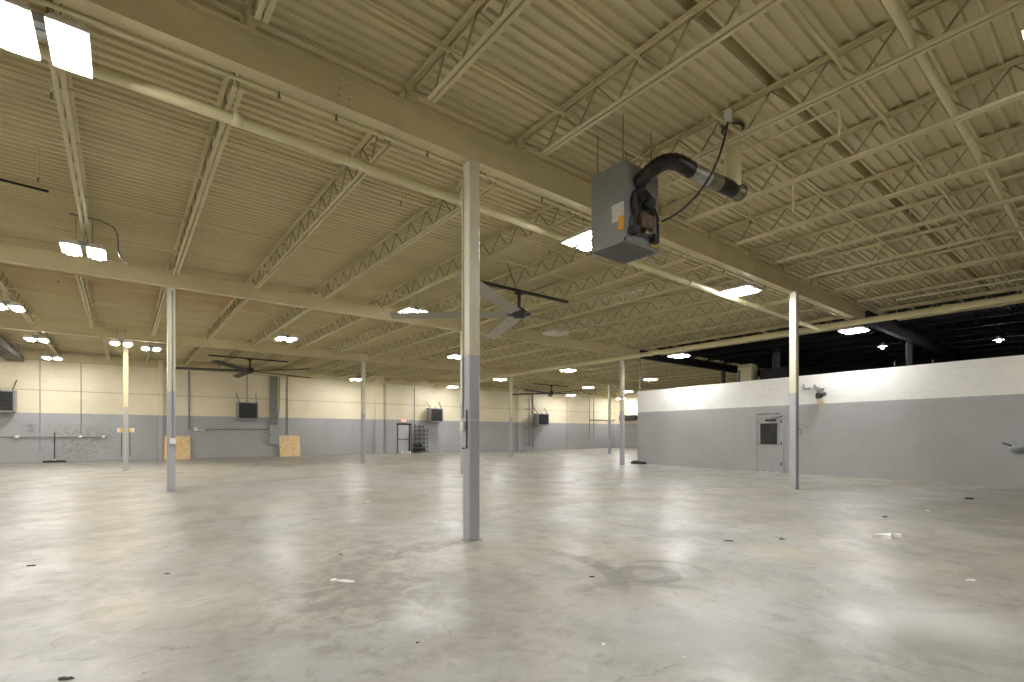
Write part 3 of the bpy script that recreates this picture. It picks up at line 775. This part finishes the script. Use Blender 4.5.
# long pipe with valves
t = thing('wall_pipe', 'long thin horizontal pipe with round valves on the stained part of the back wall', 'pipe', (0, Y0-.08, 1.26))
MB().tube([(-9, 0, 0), (-.6, 0, 0)], .028, 8).build('pipe', M['conduit_grey'], t)
for x in (-3.94, -1.66, -.71):
    MB().lathe([(0, -.09), (.06, -.09), (.09, -.05), (.09, .05), (.06, .07), (0, .07)], (x, 0, 0), (0, 1, 0), 14).build('valve', M['white_plastic'], t)
t = thing('wall_conduit', 'thin horizontal conduit with a pale valve, ending at the electrical panel', 'conduit', (3.35, Y0-.06, 1.68))
MB().tube([(0, 0, 0), (3.9, 0, .02)], .022, 8).build('pipe', M['conduit_grey'], t)
MB().cbox(-.12, .08, -.1, .05, -.12, .14, .03).tube([(.08, -.05, -.05), (.4, -.05, -.05), (.4, -.05, -.12)], .04, 8).build('valve', M['white_plastic'], t)
# panel, wireway, plywood
t = thing('electrical_panel', 'grey electrical panel box on the back wall between heater and plywood', 'electrical panel', (7.46, Y0-.2, .72))
MB().cbox(-.29, .29, 0, .19, 0, 1.25, .015).build('cabinet', M['grey_box'], t)
MB().cbox(-.26, .26, -.015, 0, .04, 1.21, .005).build('door', M['grey_box'], t)
MB().box(-.22, -.18, -.03, -.015, .55, .68).build('latch', M['dark_steel'], t)
o = MB().box(7.24, 7.66, Y0-.14, Y0-.02, 1.99, 5.0).box(7.18, 7.72, Y0-.145, Y0-.02, 4.05, 4.1).box(7.2, 7.7, Y0-.145, Y0-.02, 2.9, 2.94).build('wireway', M['wireway'])
tag(o, 'tall grey wireway duct rising from the electrical panel', 'wireway')
o = MB().tube([(7.8, Y0-.05, 5.0), (7.78, Y0-.05, 3.0), (7.6, Y0-.05, 2.0)], .025, 8).build('conduit', M['conduit_grey'])
tag(o, 'thin conduit beside the wireway above the electrical panel', 'conduit')
for x0, x1, h, lab in ((1.83, 3.06, 1.3, 'sheet of strand board leaning on the back wall behind a column'), (7.75, 8.98, 1.3, 'sheet of strand board leaning on the back wall under a pipe')):
    o = MB().add([(x0, Y0-.34, 0), (x1, Y0-.34, 0), (x1, Y0-.125, h), (x0, Y0-.125, h), (x0, Y0-.322, 0), (x1, Y0-.322, 0), (x1, Y0-.107, h+.002), (x0, Y0-.107, h+.002)],
                 [(0,1,2,3), (7,6,5,4), (0,4,5,1), (2,6,7,3), (1,5,6,2), (0,3,7,4)]).build('plywood_sheet', M['osb'])
    tag(o, lab, 'plywood sheet', 'plywood sheets')
# broom
t = thing('floor_broom', 'wide black floor broom standing against the stained back wall', 'broom', (-2.6, Y0-.25, 0))
MB().tube([(0, 0, .1), (0, .1, 1.5)], .024, 8).build('handle', M['black_rubber'], t)
MB().box(-.42, .42, -.06, .06, .045, .10).build('head', M['black_rubber'], t)
MB().box(-.43, .43, -.08, .08, 0, .045).build('bristle', M['dirt'], t)
MB().lathe([(0, 0), (.04, 0), (.04, .07), (0, .07)], (0, 0, .10), n=10).build('socket', M['white_plastic'], t)
MB().lathe([(0, 0), (.04, 0), (.03, .05), (0, .06)], (0, .10, 1.49), n=10).build('grip', M['yellow'], t)
# exit door
t = thing('exit_door', 'grey exit door in the back wall with a panic bar', 'door', (16.25, Y0-.03, 0), kind='structure')
MB().box(-.42, .42, -.03, .02, .01, 2.07).build('door_leaf', M['door_grey'], t)
MB().box(-.45, -.42, -.05, .03, 0, 2.18).box(.43, .50, -.05, .03, 0, 2.18).box(-.50, .62, -.06, .03, 2.07, 2.2).build('door_frame', M['dark_steel'], t)
MB().box(-.36, .36, -.09, -.05, 1.0, 1.06).box(-.36, -.32, -.06, -.01, .98, 1.08).box(.32, .36, -.06, -.01, .98, 1.08).build('panic_bar', M['dark_steel'], t)
t = thing('exit_sign', 'small glowing red EXIT sign above the far exit door', 'exit sign', (16.25, Y0-.03, 2.40))
MB().cbox(-.20, .20, -.08, 0, -.11, .11, .01).build('case', M['white_plastic'], t)
MB().box(-.18, .18, -.084, -.08, -.09, .09).build('face_panel', M['exit_red'], t)
cu = bpy.data.curves.new('lettering', 'FONT'); cu.body = 'EXIT'; cu.size = .17; cu.align_x = 'CENTER'; cu.align_y = 'CENTER'; cu.extrude = .002
cu.materials.append(M['exit_letter']); lo = bpy.data.objects.new('lettering', cu); COL.objects.link(lo)
bpy.context.view_layer.update()
me = bpy.data.meshes.new_from_object(lo.evaluated_get(bpy.context.evaluated_depsgraph_get())); bpy.data.objects.remove(lo)
lo = bpy.data.objects.new('lettering', me); COL.objects.link(lo)
lo.parent = t; lo.location = (0, -.087, 0); lo.rotation_euler = (PI/2, 0, 0)
# wire rack
t = thing('wire_rack', 'open dark wire rack standing beside the far exit door', 'rack', (17.4, Y0-.62, 0))
for x in (-.55, -.18, .2, .55):
    for y in (0, .5):
        MB().tube([(x, y, 0), (x, y, 2.15 - max(0, x)*.55)], .018, 6).build('post', M['dark_steel'], t)
for k in range(7):
    z = .12 + k*.3; m = MB(); w = .55 if k < 6 else .2
    for y in (0, .125, .25, .375, .5): m.bar((-.57, y, z), (w, y, z), .014)
    for i in range(9): m.bar((-.55+i*(w+.55)/8, -.02, z), (-.55+i*(w+.55)/8, .52, z), .012)
    m.bar((-.57, -.01, z+.05), (w, -.01, z+.05), .035); m.build('shelf', M['dark_steel'], t)
for i, (x, z) in enumerate(((-.35, .15), (-.05, .15), (-.3, .45), (.02, .46), (.3, .15))):
    o = MB().cbox(17.4+x-.13, 17.4+x+.13, Y0-.55, Y0-.2, z+.01 if z > .3 else z, z+.2, .02).build('carton', M['dirt'])
    tag(o, 'small dark carton on the wire rack, %s one' % ['lowest left', 'lowest middle', 'second shelf left', 'second shelf middle', 'lowest right'][i], 'carton', 'cartons on the wire rack')
for i, x in enumerate((16.0, 16.3, 16.55)):
    o = MB().lathe([(0, .16), (.05, .15), (.10, .10), (.12, .04), (.09, 0), (0, 0)], (x, Y0-.35 - .06*i, 0), n=9, smooth=False).build('crumpled_bag', M['paper'])
    tag(o, 'small white crumpled bag at the foot of the exit door, %s of three' % ('left', 'middle', 'right')[i], 'bag', 'white bags at the exit door')

# ------------------------------------------------------------------ office wall details (local frame of the wall: +y along, -x to the hall)
def on_office(name, label, cat, y, z=0, kind='thing'):
    return thing(name, label, cat, opt(y, 0, z), -OT, kind=kind)
t = on_office('door_1', 'grey office door with a dark window in the long wall', 'door', 8.5, kind='structure')
MB().box(-.035, .0, -.45, .45, .01, 2.01).build('door_leaf', M['door_office'], t)
MB().box(-.05, .02, -.54, -.46, 0, 2.10).box(-.05, .02, .46, .54, 0, 2.10).box(-.05, .02, -.54, .54, 2.02, 2.10).build('door_frame', M['wall_office'], t)
wn = MB().box(-.055, -.03, -.36, -.32, .98, 1.84).box(-.055, -.03, .32, .36, .98, 1.84).box(-.055, -.03, -.36, .36, .98, 1.02).box(-.055, -.03, -.36, .36, 1.80, 1.84).build('window_frame', M['grey_box'], t)
MB().box(-.042, -.036, -.32, .32, 1.02, 1.80).build('pane', M['glass'], wn)
MB().cbox(-.10, -.035, -.28, .12, 1.88, 1.95, .008).bar((-.08, -.1, 1.95), (-.2, -.36, 1.99), .02).bar((-.2, -.36, 1.99), (-.05, -.48, 2.05), .02).build('door_closer', M['dark_steel'], t)
MB().lathe([(0, -.09), (.03, -.09), (.035, -.07), (.015, -.05), (.03, -.04), (.04, -.035)], (0, .40, 1.02), (1, 0, 0), 12).cbox(-.05, -.035, .36, .44, .88, 1.16, .006).build('handle', M['galv'], t)
for z in (.25, 1.0, 1.8): MB().box(-.052, -.036, -.49, -.44, z, z+.12).build('hinge', M['dark_steel'], t)
t = on_office('door_sign', 'faded narrow sign strip above the office door', 'sign', 8.58, 2.12)
MB().box(-.012, -.002, -.5, .42, 0, .065).build('plate', M['grey_box'], t)
m = MB()
for k in range(14):
    if k in (5, 9): continue
    y = .38 - k*.062; m.box(-.0145, -.012, y-.02, y+.02, .014, .05)
m.build('worn_lettering', M['dark_steel'], t)
o = MB().tube([(-.02, 0, 2.1), (-.02, -.35, 1.95), (-.02, -.95, 1.55)], .008, 6).build('cable', M['conduit_grey'], loc=opt(8.0), rz=-OT)
tag(o, 'thin grey cable sagging across the office wall beside the door', 'cable')
t = on_office('conduit_fitting', 'small grey L-shaped conduit fitting high on the office wall, left one', 'conduit fitting', 7.17, 2.99)
MB().cbox(-.05, 0, -.14, .12, -.03, .03, .006).cbox(-.045, 0, .07, .12, .02, .17, .006).build('body', M['grey_box'], t)
t = on_office('conduit_fitting', 'small grey stubby conduit fitting high on the office wall, beside the lamp', 'conduit fitting', 6.88, 2.99)
MB().cbox(-.06, 0, -.08, .06, -.05, .05, .006).cbox(-.05, 0, -.02, .06, .04, .12, .006).tube([(-.03, -.08, 0), (-.03, -.15, .02)], .015, 8).build('body', M['grey_box'], t)
t = on_office('wall_floodlight', 'dark floodlight on a grey bracket high on the office wall', 'floodlight', 6.69, 2.70)
MB().add([(0, .14, -.12), (0, -.10, .26), (0, .12, .26), (0, .16, .0), (-.05, .14, -.12), (-.09, -.10, .26), (-.09, .12, .26), (-.05, .16, 0)],
         [(0,1,2,3), (7,6,5,4), (0,4,5,1), (1,5,6,2), (2,6,7,3), (3,7,4,0)]).build('bracket', M['grey_box'], t)
MB().cbox(-.20, -.04, -.05, .12, -.08, .1, .02).lathe([(.06, 0), (.08, .12), (.07, .13), (0, .10)], (-.13, -.05, .03), (-.35, -1, .25), 14).build('lamp_head', M['dark_steel'], t)
t = on_office('drinking_fountain', 'grey wall-mounted basin at the right end of the office wall', 'basin', 1.95, .92)
MB().lathe([(0, 0), (.08, .01), (.14, .07), (.16, .14), (.145, .15), (.13, .10), (.06, .05), (0, .04)], (-.17, 0, 0), n=18).build('bowl', M['grey_box'], t)
MB().cbox(-.08, 0, -.13, .1, -.02, .18, .02).build('backplate', M['grey_box'], t)
MB().bar((-.12, .1, .18), (-.02, .28, .25), .03).build('lever', M['dark_steel'], t)
o = MB().lathe([(0, .16), (.14, .15), (.22, .11), (.26, .05), (.24, 0), (0, 0)], (0, 0, 0), n=11, smooth=False).lathe([(0, .12), (.12, .11), (.2, .05), (.18, 0), (0, 0)], (.05, -.34, 0), n=9, smooth=False).build('rubbish_bag', M['black_rubber'], loc=opt(14.75, .32), rz=-OT)
tag(o, 'small black rubbish bag on the floor at the office wall corner', 'bag')
wpipe('riser_pipe', 'dark vertical pipe rising from the office corner to the roof', [opt(14.85, -.1, 3.45), opt(14.85, -.1, 5.55)], .03, M['conduit_grey'], 'pipe')
# things behind and on top of the office wall
t = thing('equipment_box', 'pale sheet metal box on a stand behind the office wall top', 'equipment box', (24.2, 11.95, 3.4))
MB().cbox(-.35, .35, -.35, .3, .55, 1.42, .02).build('box', M['steel_cream'], t)
for sx in (-.3, .3):
    for sy in (-.3, .25): MB().bar((sx, sy, 0), (sx, sy, .56), .06).build('leg', M['dark_steel'], t)
t = thing('equipment_box', 'black duct box behind the office wall, right of the pale box', 'duct', (24.5, 11.0, 3.405))
MB().cbox(-.4, .4, -.9, .3, .0, 1.1, .02).build('box', M['black_paint'], t)
MB().tube([(0, -.3, 1.1), (0, -.3, 2.1)], .18, 12).build('duct', M['dark_steel'], t)
for i, (y, h, r) in enumerate(((4.71, .28, .02), (3.76, .2, .025), (9.9, .55, .05))):
    o = MB().tube([(0, 0, 0), (0, 0, h)], r, 8).build('vent_pipe', M['dark_steel'], loc=opt(y, -.35, 3.4))
    tag(o, 'short dark vent stub poking above the office wall, %s from the right' % ordinal((2, 1, 3)[i]), 'vent stub', 'vent stubs above the office wall')

# ------------------------------------------------------------------ litter on the floor
def scrap(name, label, cat, x, y, sx, sy, h, mat, rz=0., seed=1, group=None):
    r = random.Random(seed); m = MB(); n = 9; vs = []
    for ring_, s_ in ((0, 1), (1, .8)):
        for k in range(n):
            a = 2*PI*k/n; q = s_*(.75 + .35*r.random())
            vs.append((sx*q*math.cos(a), sy*q*math.sin(a), .001 if ring_ == 0 else h*(.4+.7*r.random())))
    vs.append((0, 0, h*.7))
    f = [tuple(range(n-1, -1, -1))] + [(k, (k+1) % n, n+(k+1) % n, n+k) for k in range(n)] + [(n+k, n+(k+1) % n, 2*n) for k in range(n)]
    o = m.add(vs, f).build(name, mat, loc=(x, y, 0), rz=rz)
    return tag(o, label, cat, group)
for i, a in enumerate([
 ('paper_scrap', 'crumpled white paper on the open floor, largest, right of centre', 8.07, 2.13, .16, .09, .06, 'paper', -.6),
 ('paper_scrap', 'crumpled white scrap just right of the largest paper', 8.3, 2.05, .09, .07, .05, 'paper', .3),
 ('paper_scrap', 'flat white paper scrap on the floor left of the nearest column', 1.68, 4.68, .10, .04, .006, 'paper', -.9),
 ('paper_scrap', 'tiny white scrap lying just left of the flat white paper', 1.60, 4.80, .04, .03, .006, 'paper', .2),
 ('paper_scrap', 'small white scrap on the floor left of the nearest column foot', 3.11, 5.36, .05, .03, .01, 'paper', .2),
 ('paper_scrap', 'small white scrap on the far side left of the nearest column', 3.95, 6.99, .05, .03, .01, 'paper', .1),
 ('paper_scrap', 'small white scrap on the floor well behind, below the slim column', 4.02, 9.93, .10, .04, .01, 'paper', .4),
 ('paper_scrap', 'small white scrap near the tyre arcs, lower left of them', 2.52, 2.21, .02, .013, .006, 'paper', .4),
 ('paper_scrap', 'tiny white scrap at the lower middle right of the floor', 2.77, 1.77, .015, .012, .006, 'paper', .8),
 ('paper_scrap', 'white scrap on the right floor edge, above the pale patch', 6.39, 1.0, .06, .03, .01, 'paper', -.4),
 ('paper_scrap', 'tiny white scrap beside the black flake at the lower left', .11, 3.62, .022, .012, .006, 'paper', .4),
 ('paper_scrap', 'small pale scrap before the office wall at the right', 11.6, 2.4, .09, .04, .01, 'paper', .4),
 ('debris_flake', 'black flake on the floor at the lower left corner', -.25, 3.8, .045, .02, .012, 'dirt', -.5),
 ('debris_flake', 'dark flake on the floor at the far left edge', -.75, 7.29, .05, .025, .01, 'dirt', -.5),
 ('debris_flake', 'small dark chip on the floor in the left middle', .36, 6.03, .03, .015, .008, 'dirt', -.5),
 ('debris_flake', 'dark chip on the floor left of the tyre arcs', 3.62, 3.32, .035, .018, .01, 'dirt', -.9),
 ('debris_flake', 'dark chip on the floor right of centre, left one of the near pair', 6.25, 3.33, .07, .03, .012, 'dirt', -.9),
 ('debris_flake', 'dark chip on the floor right of centre, right one of the near pair', 6.92, 2.95, .05, .03, .015, 'dirt', -.3),
 ('debris_flake', 'dark chip on the floor before the office wall, beyond the largest paper', 10.13, 2.66, .06, .03, .015, 'dirt', -.3),
 ('debris_flake', 'dark chip on the floor by the right end of the office wall', 14.37, 2.27, .12, .06, .03, 'dirt', -.3),
 ('debris_flake', 'small dark chip at the lower middle of the floor', 1.56, 3.0, .014, .01, .006, 'dirt', -.3),
 ('debris_flake', 'dark chip on the floor left of the flat white paper', 2.0, 5.75, .03, .016, .006, 'dirt', -.3),
]):
    nm, lab, x, y, sx, sy, h, mt, rz = a
    scrap(nm, lab, 'paper scrap' if 'paper' in nm else 'debris', x, y, sx, sy, h, M[mt], rz, i+3, 'litter on the floor')
for i, y in enumerate((8.2, 8.5, 8.75)):
    scrap('paper_scrap', 'white scrap at the foot of the office door, %s of three' % ('right', 'middle', 'left')[i], 'paper scrap', opt(y)[0]-.12, y, .05, .1, .02, M['paper'], 0, 40+i, 'scraps at the office door')

# ------------------------------------------------------------------ camera, world, view
cam = bpy.data.cameras.new('camera'); cam.sensor_width = 36; cam.lens = 36*F/1024; cam.shift_y = (HZ-341)/1024
cam.clip_start = .05; cam.clip_end = 200
co = bpy.data.objects.new('camera', cam); COL.objects.link(co)
co.location = (0, 0, EH); co.rotation_euler = (PI/2, 0, YAW-PI/2)
S.camera = co
w = bpy.data.worlds.new('world'); w.use_nodes = True; S.world = w
w.node_tree.nodes['Background'].inputs[0].default_value = (.02, .02, .02, 1)
S.view_settings.view_transform = 'Standard'; S.view_settings.look = 'None'
S.view_settings.gamma = 1; S.view_settings.use_curve_mapping = False
S.view_settings.exposure = 0.30
S.cycles.use_denoising = True; S.cycles.use_adaptive_sampling = False; S.cycles.denoising_prefilter = 'ACCURATE'
S.cycles.max_bounces = 10; S.cycles.diffuse_bounces = 6
S.cycles.sample_clamp_indirect = 8
